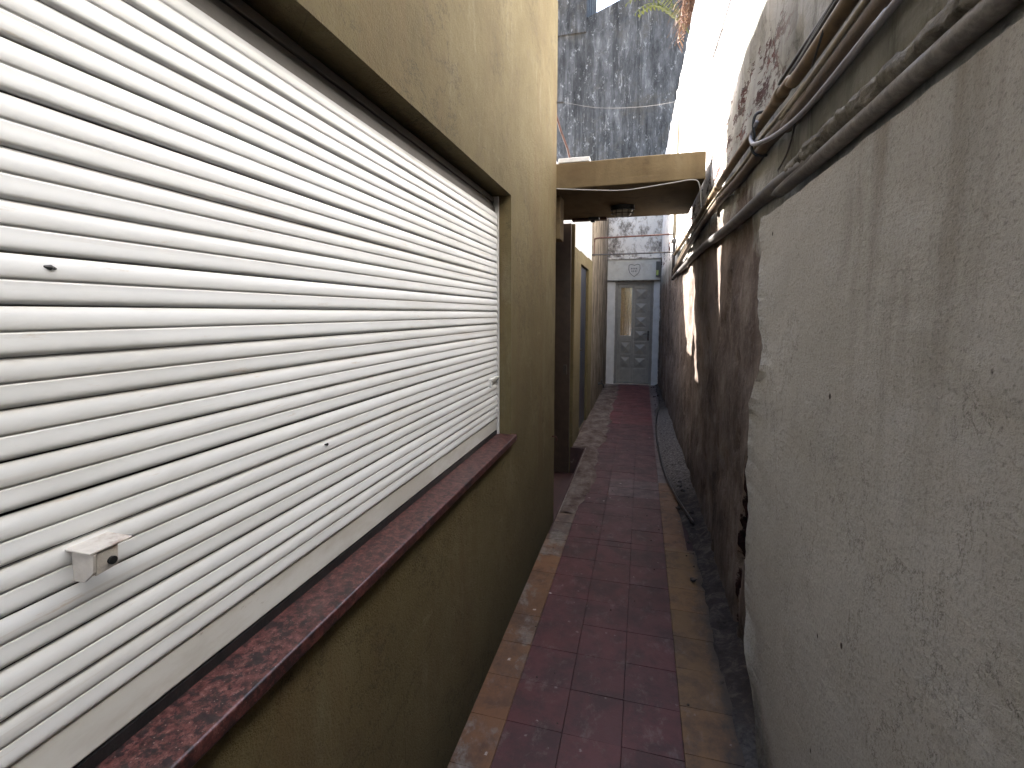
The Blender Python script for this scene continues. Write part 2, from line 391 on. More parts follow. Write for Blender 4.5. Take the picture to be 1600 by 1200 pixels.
gl.inputs['Roughness'].default_value = .08; mx.inputs[0].default_value = .10
g.l.new(tr.outputs[0], mx.inputs[1]); g.l.new(gl.outputs[0], mx.inputs[2]); g.l.new(mx.outputs[0], g.n['Material Output'].inputs[0]); MT_GLASS = g.m
MT_LENS = simple('lamp_glass', (.34,.31,.25), .25, 0, .2, 30)
m = Mat('dry_leaf')
MT_DRY = m.out(m.ramp(m.noise(30, 3), [(.3, (.05,.018,.012)), (.5, (.11,.05,.028)), (.7, (.18,.12,.06))]), .8)
m = Mat('green_leaf')
MT_LEAF = m.out(m.ramp(m.noise(25, 3), [(.3, (.05,.065,.01)), (.7, (.12,.13,.02))]), .5)

# ------------------------------------------------------------------ ground and walkway
kind(obj('ground', box(B(), (-60,-60,-.80), (60,60,-.62)), MT_GROUND), 'structure')
bm = B()
box(bm, (-.565,-9.0,-.61), (.62,10.14,-.012))
box(bm, (-.72,5.1,-.61), (-.566,10.14,-.013))
kind(obj('walkway_bed', bm, MT_GROUT), 'structure')

def build_tiles():
    bm = bmesh.new()
    cl = bm.loops.layers.float_color.new('tile')
    rnd = random.Random(3)
    def tile(x0, x1, y0, y1, c, dz, skew=0.0):
        g = .0004
        z = dz + rnd.uniform(-.0008, .0008); tx = rnd.uniform(-.0015, .0015)
        b = .0010
        x0 += g; x1 -= g; y0 += g; y1 -= g
        top = [(x0+b, y0+b, z), (x1-b, y0+b, z+tx), (x1-b, y1-b, z+tx), (x0+b, y1-b, z)]
        low = [(x0, y0, z-.002), (x1, y0, z-.002+tx), (x1, y1, z-.002+tx), (x0, y1, z-.002)]
        bot = [(x0, y0, -.0125), (x1, y0, -.0125), (x1, y1, -.0125), (x0, y1, -.0125)]
        T, Lw, Bt = [[bm.verts.new(p) for p in q] for q in (top, low, bot)]
        fs = [bm.faces.new(T)]
        for i in range(4):
            j = (i+1) % 4
            fs.append(bm.faces.new((Lw[i], Lw[j], T[j], T[i]))); fs.append(bm.faces.new((Bt[i], Bt[j], Lw[j], Lw[i])))
        for f in fs:
            for l in f.loops: l[cl] = (*c, 1)
    def vary(c, a=.14):
        s = 1 + rnd.uniform(-a, a); h = rnd.uniform(-a*.3, a*.3)
        return (c[0]*s*(1+h), c[1]*s, c[2]*s*(1-h))
    RED = (.060,.0155,.0175); RED2 = (.098,.021,.021); YEL = (.125,.067,.026); ORA = (.118,.055,.024); GRY = (.12,.107,.10); CEM = (.115,.098,.088)
    y = -8.95; off = 0
    n = 0
    while y < 10.12:
        near = y < 2.99
        step = .2011 if near else .199
        y1 = min(y+step, 10.13)
        if y < 2.99 and y1 > 2.93: y1 = 2.985
        dz = 0.0 if near else -.006
        red = RED if y < 6.2 else RED2
        for i in range(3):
            c = vary(red, .17)
            if 3.7 < y < 4.05 and i >= 1: c = vary((.092,.052,.053), .1)
            tile(-.43+.2017*i, -.43+.2017*(i+1), y, y1, c, dz)
        # left border
        if near:
            c = vary(ORA, .16)
            tile(-.565, -.43, y, y1, c, dz)
        else:
            xl = -.555 if y < 5.16 else -.70
            c = vary((.09,.062,.048) if rnd.random() < .75 else ORA, .25)
            tile(xl, -.43, y, y1, c, dz)
        # right border
        if y < 4.1:
            tile(.175, .365 if near else .31, y + (.03 if near else 0), min(y1 + (.03 if near else 0), 2.985 if near else 99), vary(YEL if near else ORA, .12), dz)
        else:
            tile(.175, .32, y, y1, vary((.10,.078,.073), .15), dz-.002)
        y = y1 + (.012 if abs(y1-2.985) < 1e-6 else 0)
    return bm
kind(obj('walkway', build_tiles(), MT_TILE), 'structure')

bm = B(); rows = []
for i in range(261):
    y = 3.35 + 6.4*i/260
    xr = -.40 + .10*fb((3, y, 1), 1.9) + .05*fb((8, y, 2), 7) - .05*max(0, (y-7.5)/2)
    xl = (-.545 if y < 5.14 else -.695); row = []
    for j in range(7):
        t = j/6; row.append(bm.verts.new((xl+(xr-xl)*t, y, .0005 + .004*math.sin(math.pi*min(.999, max(.001, t)))**.5 + .0012*fb((t*2, y, 0), 9) - (.006 if j in (0, 6) else 0))))
    rows.append(row)
for a, b in zip(rows, rows[1:]):
    for j in range(6): bm.faces.new((a[j], a[j+1], b[j+1], b[j]))
m = Mat('cement_skim')
n1 = m.noise((7,5,7), 9, .75)
k = m.ramp(n1, [(.36, (.045,.024,.021)), (.47, (.085,.062,.052)), (.6, (.145,.118,.102))])
MT_SKIM = m.out(k, .9, m.bump(m.noise(40, 6, .7), .5, .006), spec=.2)
kind(obj('cement_skim', bm, MT_SKIM, smooth=True), 'structure')

# dirt banked against the foot of the party wall
bm = B(); rows = []
NY = 400
for i in range(NY+1):
    y = -8.9 + 19.0*i/NY
    e = .345 + .03*fb((0, y, 1), 2.0) + .016*fb((0, y, 4), 8) + .012*fb((0, y, 9), 26)
    if y > 3.0: e -= .045*min(1, (y-3.0)/.6)
    if y > 4.1: e -= .085*min(1, (y-4.1)/.6) * (1 if y < 7.2 else max(0, 1-(y-7.2)/.9)) 
    hi = .05 + .03*fb((2, y, 7), 3) + (.015 if 4.2 < y < 7.5 else 0)
    row = []
    for j in range(9):
        t = j/8
        x = e + (xw(y)+.03-e)*t
        z = -.006 + .013*min(1, t*6) + max(.01, hi)*t**1.6 + .007*fb((x, y, 0), 22)*min(1, t*5)
        row.append(bm.verts.new((x, y, z)))
    rows.append(row)
for a, b in zip(rows, rows[1:]):
    for j in range(8): bm.faces.new((a[j], a[j+1], b[j+1], b[j]))
kind(obj('dirt_bank', bm, MT_DIRT, smooth=True), 'structure')

bm = B(); rnd = random.Random(11)
def pebble(bm, c, s):
    r = bmesh.ops.create_icosphere(bm, subdivisions=1, radius=s)
    for v in r['verts']:
        v.co = Vector(c) + Vector((v.co.x*rnd.uniform(.7,1.5), v.co.y*rnd.uniform(.7,1.5), v.co.z*rnd.uniform(.4,.9)))
for _ in range(90):
    y = rnd.choice([rnd.uniform(1.2,4.2), rnd.uniform(4.4,9.8), rnd.uniform(5.2,6.3), rnd.uniform(8.5,9.9)])
    x = xw(y) - rnd.uniform(.03, .16); z = .012 + max(0, (x-.3))*.25
    pebble(bm, (x, y, z), rnd.choice([.005,.006,.008,.012,.018]) )
for _ in range(70):
    pebble(bm, (rnd.uniform(-.5,.3), rnd.uniform(1.4,9.5), .003), rnd.uniform(.0025,.005))
kind(obj('rubble', bm, MT_DIRT), 'stuff')

# ------------------------------------------------------------------ tan house on the left
HX, HY, HT = -.65, 3.68, 3.70
house = thing('house', 'tan rendered house with a wide shuttered window along the left of the passage', 'house', (-2.8, .4, -.61))
WY0, WY1, WZ0, WZ1 = -.45, 2.38, .81, 2.04
RX = -.76
bm = B()
def wall_grid(bm, y0, y1, z0, z1, x, s=.12):
    ny = max(1, int((y1-y0)/s)); nz = max(1, int((z1-z0)/s))
    g = [[bm.verts.new((x + .003*fb((0, y0+(y1-y0)*i/ny, z0+(z1-z0)*j/nz), 1.4), y0+(y1-y0)*i/ny, z0+(z1-z0)*j/nz)) for j in range(nz+1)] for i in range(ny+1)]
    for i in range(ny):
        for j in range(nz): bm.faces.new((g[i][j], g[i+1][j], g[i+1][j+1], g[i][j+1]))
YB = -9.0  # house lengthened out of view behind the camera to block light from there
wall_grid(bm, YB, WY0, -.61, HT, HX); wall_grid(bm, WY1, HY, -.61, HT, HX)
wall_grid(bm, WY0, WY1, -.61, WZ0, HX); wall_grid(bm, WY0, WY1, WZ1, HT, HX)
e = .004
poly(bm, [(HX+e,WY0,WZ1),(HX+e,WY1,WZ1),(RX,WY1,WZ1+.004),(RX,WY0,WZ1+.004)])      # soffit
poly(bm, [(HX+e,WY1,WZ0),(HX+e,WY1,WZ1),(RX,WY1,WZ1),(RX,WY1,WZ0)])      # right cheek
poly(bm, [(HX+e,WY0,WZ0),(HX+e,WY0,WZ1),(RX,WY0,WZ1),(RX,WY0,WZ0)])
poly(bm, [(HX+e,WY0,WZ0),(HX+e,WY1,WZ0),(RX,WY1,WZ0),(RX,WY0,WZ0)])
poly(bm, [(RX,WY0,WZ0),(RX,WY1,WZ0),(RX,WY1,WZ1),(RX,WY0,WZ1)])
poly(bm, [(HX,HY,-.61),(-5,HY,-.61),(-5,HY,HT),(HX,HY,HT)])
poly(bm, [(HX,YB,-.61),(-5,YB,-.61),(-5,YB,HT),(HX,YB,HT)])
poly(bm, [(-5,YB,-.61),(-5,HY,-.61),(-5,HY,HT),(-5,YB,HT)])
bmesh.ops.remove_doubles(bm, verts=bm.verts, dist=.0045)
obj('wall', bm, MT_TAN, house)
obj('roof', box(B(), (-5.0,YB,HT+.002), (HX-.002,HY-.002,HT+.03)), MT_GROUND, house)

# shutter
shut = thing('roller_shutter', '', '', (-.725, .95, .83))
for kk in ('label', 'category'): del shut[kk]
shut.parent = house; shut.location = Vector((-.725, .95, .83)) - Vector(house.location)
P = .0617; Z0 = .9045
def slat_profile():
    pr = []
    def rib(za, zb, d, deep_a, deep_b, n=9):
        for i in range(n+1):
            t = i/n
            bulge = (1-abs(2*t**.62-1)**2.2)
            base = deep_a*(1-t) + deep_b*t
            pr.append((za+(zb-za)*t, -.733 + d*bulge + base*(1-bulge)))
    rib(.0007, .0300, .0150, .0070, .0128, 12)
    rib(.0300, .0613, .0150, .0112, .0095, 12)
    return pr
pr = slat_profile()
bm = B(); rnd = random.Random(5)
nslat = 17
ys = [WY0+.02 + (2.364-WY0-.02)*i/24 for i in range(25)]
for k in range(nslat):
    z0 = Z0 + P*k
    jz = rnd.uniform(-.0007, .0007); jx = rnd.uniform(-.0012, .0012); tl = rnd.uniform(-.03, .03)
    ph = rnd.uniform(0, 99)
    rows = []
    for (dz, x) in pr:
        rows.append([bm.verts.new((x + jx + tl*(dz-.03) + .0012*noise.noise(Vector((ph, y*1.3, 0))), y, z0+dz+jz + .0008*noise.noise(Vector((ph+9, y*1.1, 3))))) for y in ys])
    for a, b in zip(rows, rows[1:]):
        for i in range(len(ys)-1): bm.faces.new((a[i], a[i+1], b[i+1], b[i]))
obj('slat_curtain', bm, MT_SHUT, shut, smooth=True)
bm = B()
box(bm, (-.755, WY0+.02, 1.952), (-.729, 2.363, 1.984)); box(bm, (-.757, WY0+.02, 1.986), (-.738, 2.363, 2.004)); box(bm, (-.757, WY0+.02, 2.006), (-.733, 2.363, 2.030))
obj('head_profile', bm, simple('taupe_metal', (.12,.108,.095), .5, 0, .2, 10), shut, bevel=.0025)
obj('backing', box(B(), (-.7595, WY0+.01, .84), (-.7575, 2.366, 2.035)), MT_BLACK, shut)
bm = B(); box(bm, (-.745, WY0+.02, .840), (-.723, 2.362, .9035)); obj('bottom_rail', bm, MT_RAIL, shut, bevel=.004)
obj('guide_rail', box(B(), (-.755, 2.364, .815), (-.712, 2.3795, 2.036)), MT_WHITE, shut, bevel=.002)
obj('guide_rail', box(B(), (-.755, WY0+.001, .815), (-.712, WY0+.018, 2.036)), MT_WHITE, shut, bevel=.002)
obj('rubber_seal', box(B(), (-.740, WY0+.02, .818), (-.722, 2.36, .8375)), MT_BLACK, shut)
# pull bracket near the camera
bm = B()
y0 = .425; zt = 1.143
box(bm, (-.722, y0-.004, zt-.003), (-.676, y0+.050, zt))                       # top plate
for (ya, yb) in ((y0, y0+.004),):
    v = [(-.716, ya, zt-.004), (-.676, ya, zt-.004), (-.680, ya, zt-.030), (-.696, ya, zt-.044), (-.716, ya, zt-.046)]
    f = poly(bm, v); r = bmesh.ops.extrude_face_region(bm, geom=[f])
    for q in r['geom']:
        if isinstance(q, bmesh.types.BMVert): q.co.y += .004
pts = [(-.678, y0+.005, zt-.004), (-.678, y0+.032, zt-.004), (-.680, y0+.032, zt-.032), (-.682, y0+.005, zt-.036)]
f = poly(bm, pts); r = bmesh.ops.extrude_face_region(bm, geom=[f])
for q in r['geom']:
    if isinstance(q, bmesh.types.BMVert): q.co.x -= .004
pb = obj('pull_bracket', bm, simple('stained_bracket_enamel', (.56,.53,.49), .5, 0, .15, 30, (.22,.13,.09), .8), shut, bevel=.001)
bm = B(); tube(bm, [(-.6795, y0+.023, zt-.022), (-.6755, y0+.023, zt-.022)], .0055, 12); obj('bracket_hole', bm, MT_BLACK, shut)
# bolt near the far guide
bm = B(); box(bm, (-.724, 2.225, 1.115), (-.708, 2.362, 1.127)); box(bm, (-.724, 2.225, 1.085), (-.708, 2.24, 1.1145)); obj('slide_bolt', bm, MT_RAIL, shut, bevel=.001)
for (y, z) in ((.434, 1.5074), (.957, 1.140)):
    bm = B(); tube(bm, [(-.7185, y-.006, z+.001), (-.7155, y, z), (-.7185, y+.007, z-.001)], [.0015,.0034,.0015], 8); obj('screw_hole', bm, MT_BLACK, shut)
# granite sill
bm = B()
box(bm, (-.735, WY0-.06, .782), (-.622, 2.40, .812)); 
for v in bm.verts:
    if v.co.x < -.7 and v.co.z > .8: v.co.z += .006
obj('sill', bm, MT_GRANITE, house, bevel=.004)
# hook on the corner
h = thing('wall_hook', 'small rusty hook with a bright tip low on the corner of the tan house', 'hook', (-.65, 3.56, .50))
bm = B(); tube(bm, smooth_path([(-.66,3.585,.50), (-.625,3.585,.50), (-.612,3.585,.485), (-.615,3.585,.46)]), .006, 8); obj('shank', bm, MT_RUST, h)
bm = B(); tube(bm, [(-.615,3.585,.462), (-.616,3.585,.448)], .007, 8); obj('tip', bm, MT_STEEL, h)
# peg and thin wire crossing over the passage
bm = B(); tube(bm, [(-.67,3.66,3.00), (-.60,3.67,3.00)], .007, 8); tag(obj('wall_peg', bm, MT_DARKMETAL), 'short dark peg high on the corner of the tan house holding a thin wire', 'peg')
bm = B(); tube(bm, smooth_path([(-.605,3.67,3.00), (-.35,3.85,3.005), (-.05,4.05,3.06), (.2,4.25,3.15), (.44,4.47,3.28)]), .0016, 6)
tag(obj('wire', bm, simple('grey_wire', (.13,.125,.125), .5)), 'thin pale wire sagging across the passage above the canopy', 'wire')

# ------------------------------------------------------------------ canopy over the side door
can = thing('porch_canopy', 'brown concrete porch canopy slab spanning the passage', 'canopy', (-.12, 4.35, 2.39))
bm = B(); box(bm, (-1.30, 3.70, 2.395), (.405, 4.96, 2.585))
for v in bm.verts:
    if v.co.y < 4 and v.co.x < -1 : v.co.y += .05
sub = bmesh.ops.subdivide_edges(bm, edges=bm.edges[:], cuts=6, use_grid_fill=True)
for v in bm.verts: v.co += Vector((.003*fb(v.co, 5), .004*fb(v.co+Vector((3,0,0)), 5), .004*fb(v.co+Vector((0,5,0)), 5)))
obj('slab', bm, MT_CANOPY, can, bevel=.008)
obj('corbel', box(B(), (-.72, 3.90, 2.05), (-.655, 4.08, 2.394)), MT_CANOPY, can, bevel=.006)
obj('drip_strip', box(B(), (-.70, 4.87, 2.372), (-.36, 4.955, 2.3935)), MT_RUST, can)
bm = B(); tube(bm, smooth_path([(-.66,3.692,2.392), (-.36,3.690,2.362), (-.13,3.688,2.348), (.18,3.688,2.376), (.32,3.688,2.388), (.365,3.688,2.35), (.385,3.70,2.20)]), .004, 8)
tag(obj('canopy_cable', bm, MT_WHITECABLE), 'white cable looped along the lower front edge of the canopy', 'cable')
lamp = thing('bulkhead_lamp', 'oval caged bulkhead lamp under the canopy', 'lamp', (-.19, 4.42, 2.30))
def oval(bm, cx, cy, rx, ry, z0, z1, n=28, top=1.0):
    a = [bm.verts.new((cx+rx*math.cos(2*math.pi*i/n), cy+ry*math.sin(2*math.pi*i/n), z1)) for i in range(n)]
    b = [bm.verts.new((cx+rx*top*math.cos(2*math.pi*i/n), cy+ry*top*math.sin(2*math.pi*i/n), z0)) for i in range(n)]
    for i in range(n): bm.faces.new((a[i], a[(i+1)%n], b[(i+1)%n], b[i]))
    bm.faces.new(a); bm.faces.new(b)
bm = B(); oval(bm, -.19, 4.42, .105, .065, 2.355, 2.394); obj('base', bm, MT_BLACK, lamp)
bm = B(); oval(bm, -.19, 4.42, .088, .050, 2.300, 2.3545, top=.72); obj('lens', bm, MT_LENS, lamp, smooth=False, bevel=.006)
bm = B()
for dx in (-.05, 0, .05):
    s = math.sqrt(1-(dx/.105)**2)
    tube(bm, smooth_path([(-.19+dx, 4.42-.064*s, 2.356), (-.19+dx, 4.42-.054*s, 2.312), (-.19+dx, 4.42, 2.294), (-.19+dx, 4.42+.054*s, 2.312), (-.19+dx, 4.42+.064*s, 2.356)]), .004, 6)
pts = [(-.19+.097*math.cos(a*math.pi/12), 4.42+.058*math.sin(a*math.pi/12), 2.326) for a in range(25)]
tube(bm, pts, .004, 6, caps=False); obj('cage', bm, MT_DARKMETAL, lamp)
bm = B(); box(bm, (-.52,4.72,2.345), (-.42,4.80,2.3715)); box(bm, (-.50,4.735,2.325), (-.46,4.775,2.3445)); tag(obj('junction_box', bm, MT_BLACK, bevel=.004), 'small black junction box under the far left of the canopy', 'box')
bm = B(); box(bm, (-.646,3.73,2.588), (-.41,3.90,2.622)); tag(obj('board', bm, MT_WHITE, bevel=.004), 'short white board lying on top of the canopy against the tan house', 'board')
bm = B(); tube(bm, [(-.70,3.90,3.02), (-.655,3.89,2.88), (-.60,3.89,2.74), (-.565,3.89,2.588)], .008, 8); tag(obj('rusty_rod', bm, MT_RUST), 'thin rusty rod leaning down onto the canopy top', 'rod')

# ------------------------------------------------------------------ annex: recessed side door, low wall with navy door, stained pier
ann = thing('annex', 'low annex beyond the canopy with a dark navy door and a stained tall wall', 'annex', (-1.6, 7.0, -.61))
bm = B()
box(bm, (-1.30, 3.70, -.61), (-1.12, 5.12, 2.39)); obj('porch_wall', bm, MT_CANOPY, ann)
box_ = B(); box(box_, (-1.118, 5.085, -.298), (-.735, 5.1185, 2.388)); sdoor = obj('side_door', box_, MT_DARKDOOR, ann, bevel=.004)
bm = B(); box(bm, (-.80,5.06,.80), (-.765,5.0845,.90)); obj('handle', bm, MT_DARKMETAL, sdoor)
obj('step', box(B(), (-1.119, 3.70, -.61), (-.566, 5.1, -.30)), MT_SCREED, ann)
bm = B()
AX = -.70; D0, D1, DZ = 5.68, 6.52, 2.03
box(bm, (-1.30, 5.12, -.61), (AX, 5.155, 2.388)); box(bm, (-1.30, 5.156, -.61), (AX, D0, 2.16)); box(bm, (-1.30, D1, -.61), (AX, 7.0, 2.19)); box(bm, (-1.30, D0, DZ), (AX, D1, 2.175)); box(bm, (-1.30, D0, -.61), (AX, D1, -.02))
obj('low_wall', bm, MT_TAN, ann, bevel=.006)
nd = obj('navy_door', box(B(), (AX-.07, D0+.002, -.018), (AX-.035, D1-.002, DZ-.002)), MT_NAVY, ann)
bm = B(); box(bm, (AX-.034, D0+.06, 1.0), (AX+.01, D0+.08, 1.02)); box(bm, (AX-.005, D0+.081, 1.0), (AX+.01, D0+.17, 1.02)); obj('handle', bm, MT_DARKMETAL, nd)
bm = B()
box(bm, (-1.30, 7.001, -.61), (AX, 10.085, 3.35))
bmesh.ops.subdivide_edges(bm, edges=bm.edges[:], cuts=30, use_grid_fill=True)
for v in bm.verts: v.co.x += .012*fb(v.co, 2.5)*(1 if v.co.x > -.8 else 0)
obj('tall_wall', bm, MT_BEIGE, ann)
obj('flat_roof', box(B(), (-3.2, 5.12, 2.10), (-1.301, 8.3, 2.19)), MT_GROUND, ann)
# unseen set-back white wall, its raking end shaped to shade the right wall
bm = B()
prof = [(5.75,2.19),(10.08,2.19),(10.08,4.0),(7.05,4.0),(5.85,2.80)]
f = poly(bm, [(-1.45, y, z) for y, z in prof]); r = bmesh.ops.extrude_face_region(bm, geom=[f])
for q in r['geom']:
    if isinstance(q, bmesh.types.BMVert): q.co.x -= 1.7
obj('hidden_shade_wall', bm, MT_SETBACK, ann)
bm = B(); box(bm, (-1.44, 6.93, 2.195), (-.715, 6.995, 3.4)); obj('white_back_wall', bm, MT_SETBACK, ann)

# hose tap on the tall wall
tap = thing('garden_tap', 'small black tap low on the stained wall near the grey door', 'tap', (-.66, 8.3, .16))
bm = B(); tube(bm, [(-.71,8.3,.24), (-.62,8.3,.24), (-.60,8.3,.17)], .014, 10); obj('spout', bm, MT_BLACK, tap)
bm = B(); tube(bm, [(-.64,8.3,.25), (-.64,8.3,.30)], .009, 8); tube(bm, [(-.64,8.25,.30), (-.64,8.35,.30)], .010, 8); obj('handle', bm, MT_BLACK, tap)
bm = B(); tube(bm, [(-.70,8.3,.24), (-.688,8.3,.24)], .03, 12); obj('flange', bm, MT_DARKMETAL, tap)

# ------------------------------------------------------------------ end building
endb = thing('end_building', 'tall mould-streaked grey building closing the end of the passage', 'building', (0, 11.5, -.61))
bm = B()
prof = [(-7.5,7.35),(-1.26,7.35),(-1.26,7.48),(1.0,8.3),(7.0,8.6)]
pts = [(-7.5,-.61),(7.0,-.61)] + prof[::-1]
f = poly(bm, [(x, 10.5, z) for x, z in pts]); r = bmesh.ops.extrude_face_region(bm, geom=[f])
for q in r['geom']:
    if isinstance(q, bmesh.types.BMVert): q.co.y += 4
obj('wall', bm, MT_MOULD, endb)
bm = B(); box(bm, (-3.4, 10.46, 7.2), (-1.26, 12.5, 9.6)); obj('roof_tower', bm, MT_MOULD, endb)
bm = B()
DX0, DX1, DH = -.535, .215, 2.10
box(bm, (-1.29, 10.10, -.61), (DX0, 10.499, 3.9)); box(bm, (DX1, 10.10, -.61), (.60, 10.499, 3.9)); box(bm, (DX0, 10.10, DH), (DX1, 10.499, 3.9))
obj('door_wall', bm, MT_STAIN, endb)
bm = B(); box(bm, (-.695, 10.07, -.01), (DX0-.005, 10.098, 2.10)); obj('jamb', bm, MT_WHITE, endb, bevel=.003)
bm = B(); box(bm, (DX1+.005, 10.07, -.01), (.335, 10.098, 2.10)); obj('jamb', bm, MT_WHITE, endb, bevel=.003)
pan = obj('head_panel', box(B(), (-.695, 9.99, 2.115), (.335, 10.098, 2.53)), MT_GREYWHITE, endb, bevel=.004)
obj('ledge', box(B(), (-.70, 9.96, 2.532), (.345, 10.098, 2.57)), MT_STAIN, endb, bevel=.004)
# shield emblem with two short lines of lettering on the head panel
bm = B()
sh = [(-.105,.10),(-.06,.115),(0,.095),(.06,.115),(.105,.10),(.11,.02),(.085,-.055),(.045,-.095),(0,-.13),(-.045,-.095),(-.085,-.055),(-.11,.02),(-.105,.10)]
tube(bm, [(-.17+a, 9.986, 2.315+b) for a, b in sh], .006, 6, caps=False)
for zz_, row in ((2.345, (-.055,-.025,.01,.045)), (2.295, (-.045,-.01,.03))):
    for xx in row: box(bm, (-.17+xx-.009, 9.984, zz_-.014), (-.17+xx+.007, 9.989, zz_+.014))
obj('shield_emblem', bm, MT_INK, pan)
mb = thing('meter_box', 'small black box with a yellow-green label in the corner above the grey door', 'box', (.285, 9.95, 2.18))
obj('case', box(B(), (.245, 9.93, 2.18), (.325, 9.989, 2.47)), MT_BLACK, mb, bevel=.004)
obj('label_plate', box(B(), (.249, 9.925, 2.20), (.292, 9.9295, 2.30)), MT_GREENLABEL, mb)
# the grey door
dr = thing('entry_door', '', '', (0,0,0))
for kk in ('label', 'category'): del dr[kk]
dr.parent = endb; dr.location = Vector((-.16, 10.14, 0)) - Vector(endb.location)
bm = B(); F = .05
box(bm, (DX0, 10.12, 0), (DX0+F, 10.20, DH-.001)); box(bm, (DX1-F, 10.12, 0), (DX1, 10.20, DH-.001)); box(bm, (DX0+F, 10.12, DH-F), (DX1-F, 10.20, DH-.001))
obj('frame', bm, MT_DOORF, dr, bevel=.003)
lx0, lx1 = DX0+F+.004, DX1-F-.004
gx0, gx1 = lx0+.055, lx0+.275
bm = B()
yb, yf = 10.19, 10.15
box(bm, (lx0, yf, .02), (gx0, yb, DH-F-.004)); box(bm, (gx1, yf, .02), (gx1+.055, yb, DH-F-.004)); box(bm, (lx1-.05, yf, .02), (lx1, yb, DH-F-.004))
box(bm, (gx0, yf, 1.98), (gx1, yb, DH-F-.004)); box(bm, (gx0, yf, .90), (gx1, yb, 1.0)); box(bm, (gx0, yf, .02), (gx1, yb, .30))
px0, px1 = gx1+.055, lx1-.05
box(bm, (px0, yf, 1.98), (px1, yb, DH-F-.004)); box(bm, (px0, yf, .02), (px1, yb, .30))
obj('leaf', bm, MT_DOOR, dr, bevel=.003)
def pyr(bm, x0, x1, z0, z1):
    box(bm, (x0, yf+.02, z0), (x1, yb-.002, z1))
    m_ = .022; a = [(x0+m_, z0+m_), (x1-m_, z0+m_), (x1-m_, z1-m_), (x0+m_, z1-m_)]
    cx_, cz_ = (x0+x1)/2, (z0+z1)/2
    vb = [bm.verts.new((x, yf+.0195, z)) for x, z in a]
    c = bm.verts.new((cx_, yf-.006, cz_))
    for i in range(4): bm.faces.new((vb[i], vb[(i+1)%4], c))
zs = [.30 + (1.98-.30)*i/6 for i in range(7)]
for i in range(6):
    bm = B(); pyr(bm, px0, px1, zs[i]+.02, zs[i+1]-.02); box(bm, (px0, yf+.001, zs[i]-.0 if i == 0 else zs[i]-.0195), (px1, yb-.001, zs[i]+.0195)); 
    if i == 5: box(bm, (px0, yf+.001, zs[6]-.0195), (px1, yb-.001, zs[6]-.001))
    obj('panel', bm, MT_DOOR, dr)
zl = [.30, .60, .90]
for i in range(2):
    bm = B(); pyr(bm, gx0, gx1, zl[i]+.02, zl[i+1]-.02); box(bm, (gx0, yf+.001, zl[i]+.001), (gx1, yb-.001, zl[i]+.0195)); box(bm, (gx0, yf+.001, zl[i+1]-.0195), (gx1, yb-.001, zl[i+1]-.001)); obj('panel', bm, MT_DOOR, dr)
bm = B(); g = []
for i in range(25):
    x = gx0 + (gx1-gx0)*i/24; yy = 10.205 + .012*math.sin(i*1.25) + .006*math.sin(i*.6)
    g.append((bm.verts.new((x, yy, 1.0)), bm.verts.new((x, yy, 1.98))))
for a, b in zip(g, g[1:]): bm.faces.new((a[0], b[0], b[1], a[1]))
obj('curtain', bm, MT_CURTAIN, dr, smooth=True)
obj('glass_pane', box(B(), (gx0, 10.168, 1.0), (gx1, 10.172, 1.98)), MT_GLASS, dr)
bm = B(); box(bm, (lx1-.045, yf-.006, .90), (lx1-.008, yf-.0005, 1.10)); tube(bm, [(lx1-.026, yf-.03, 1.04), (lx1-.13, yf-.035, 1.035)], .009, 8); tube(bm, [(lx1-.026, yf, 1.04), (lx1-.026, yf-.035, 1.04)], .009, 8); obj('handle', bm, MT_DARKMETAL, dr)
obj('threshold', box(B(), (DX0+.001, 10.075, -.011), (DX1-.001, 10.19, .018)), MT_STEEL, dr)

# ------------------------------------------------------------------ party wall on the right
pw = thing('boundary_wall', 'old high boundary wall with crumbling render along the right of the passage', 'wall', (.6, 3.8, -.61))
bm = B()
Y0, Y1, ZB, ZT = -9.0, 10.09, -.61, 4.52  # wall also runs on unseen behind the camera to keep light out
ny, nz = 400, 130
g = []
for i in range(ny+1):
    y = (Y0 + (1.0-Y0)*i/60 if i < 60 else 1.0 + (Y1-1.0)*(i-60)/(ny-60)); rowv = []
    zt = ZT + .03*fb((0, y, 0), 2.5)
    for j in range(nz+1):
        z = ZB + (zt-ZB)*j/nz
        d = .010*fb((0, y, z), 1.3) + .005*fb((5, y, z), 5) + .0035*fb((9, y, z), 16)
        er = fb((3, y*1.2, z), 2.6, 5)
        if er > .22 and y > 1.7: d -= .012
        cvt = abs(y+.14*z-2.235)*7.5 + abs(z-.50)*1.0 + .25*fb((4, y, z), 7)
        if cvt < .55: d -= .06*min(1, (.55-cvt)/.2) + .01
        rowv.append(bm.verts.new((xw(y) - d - .004, y, z)))
    g.append(rowv)
for i in range(ny):
    for j in range(nz): bm.faces.new((g[i][j], g[i+1][j], g[i+1][j+1], g[i][j+1]))
r = bmesh.ops.extrude_face_region(bm, geom=bm.faces[:])
for q in r['geom']:
    if isinstance(q, bmesh.types.BMVert): q.co.x = .75
obj('masonry', bm, MT_OLD, pw, smooth=True)
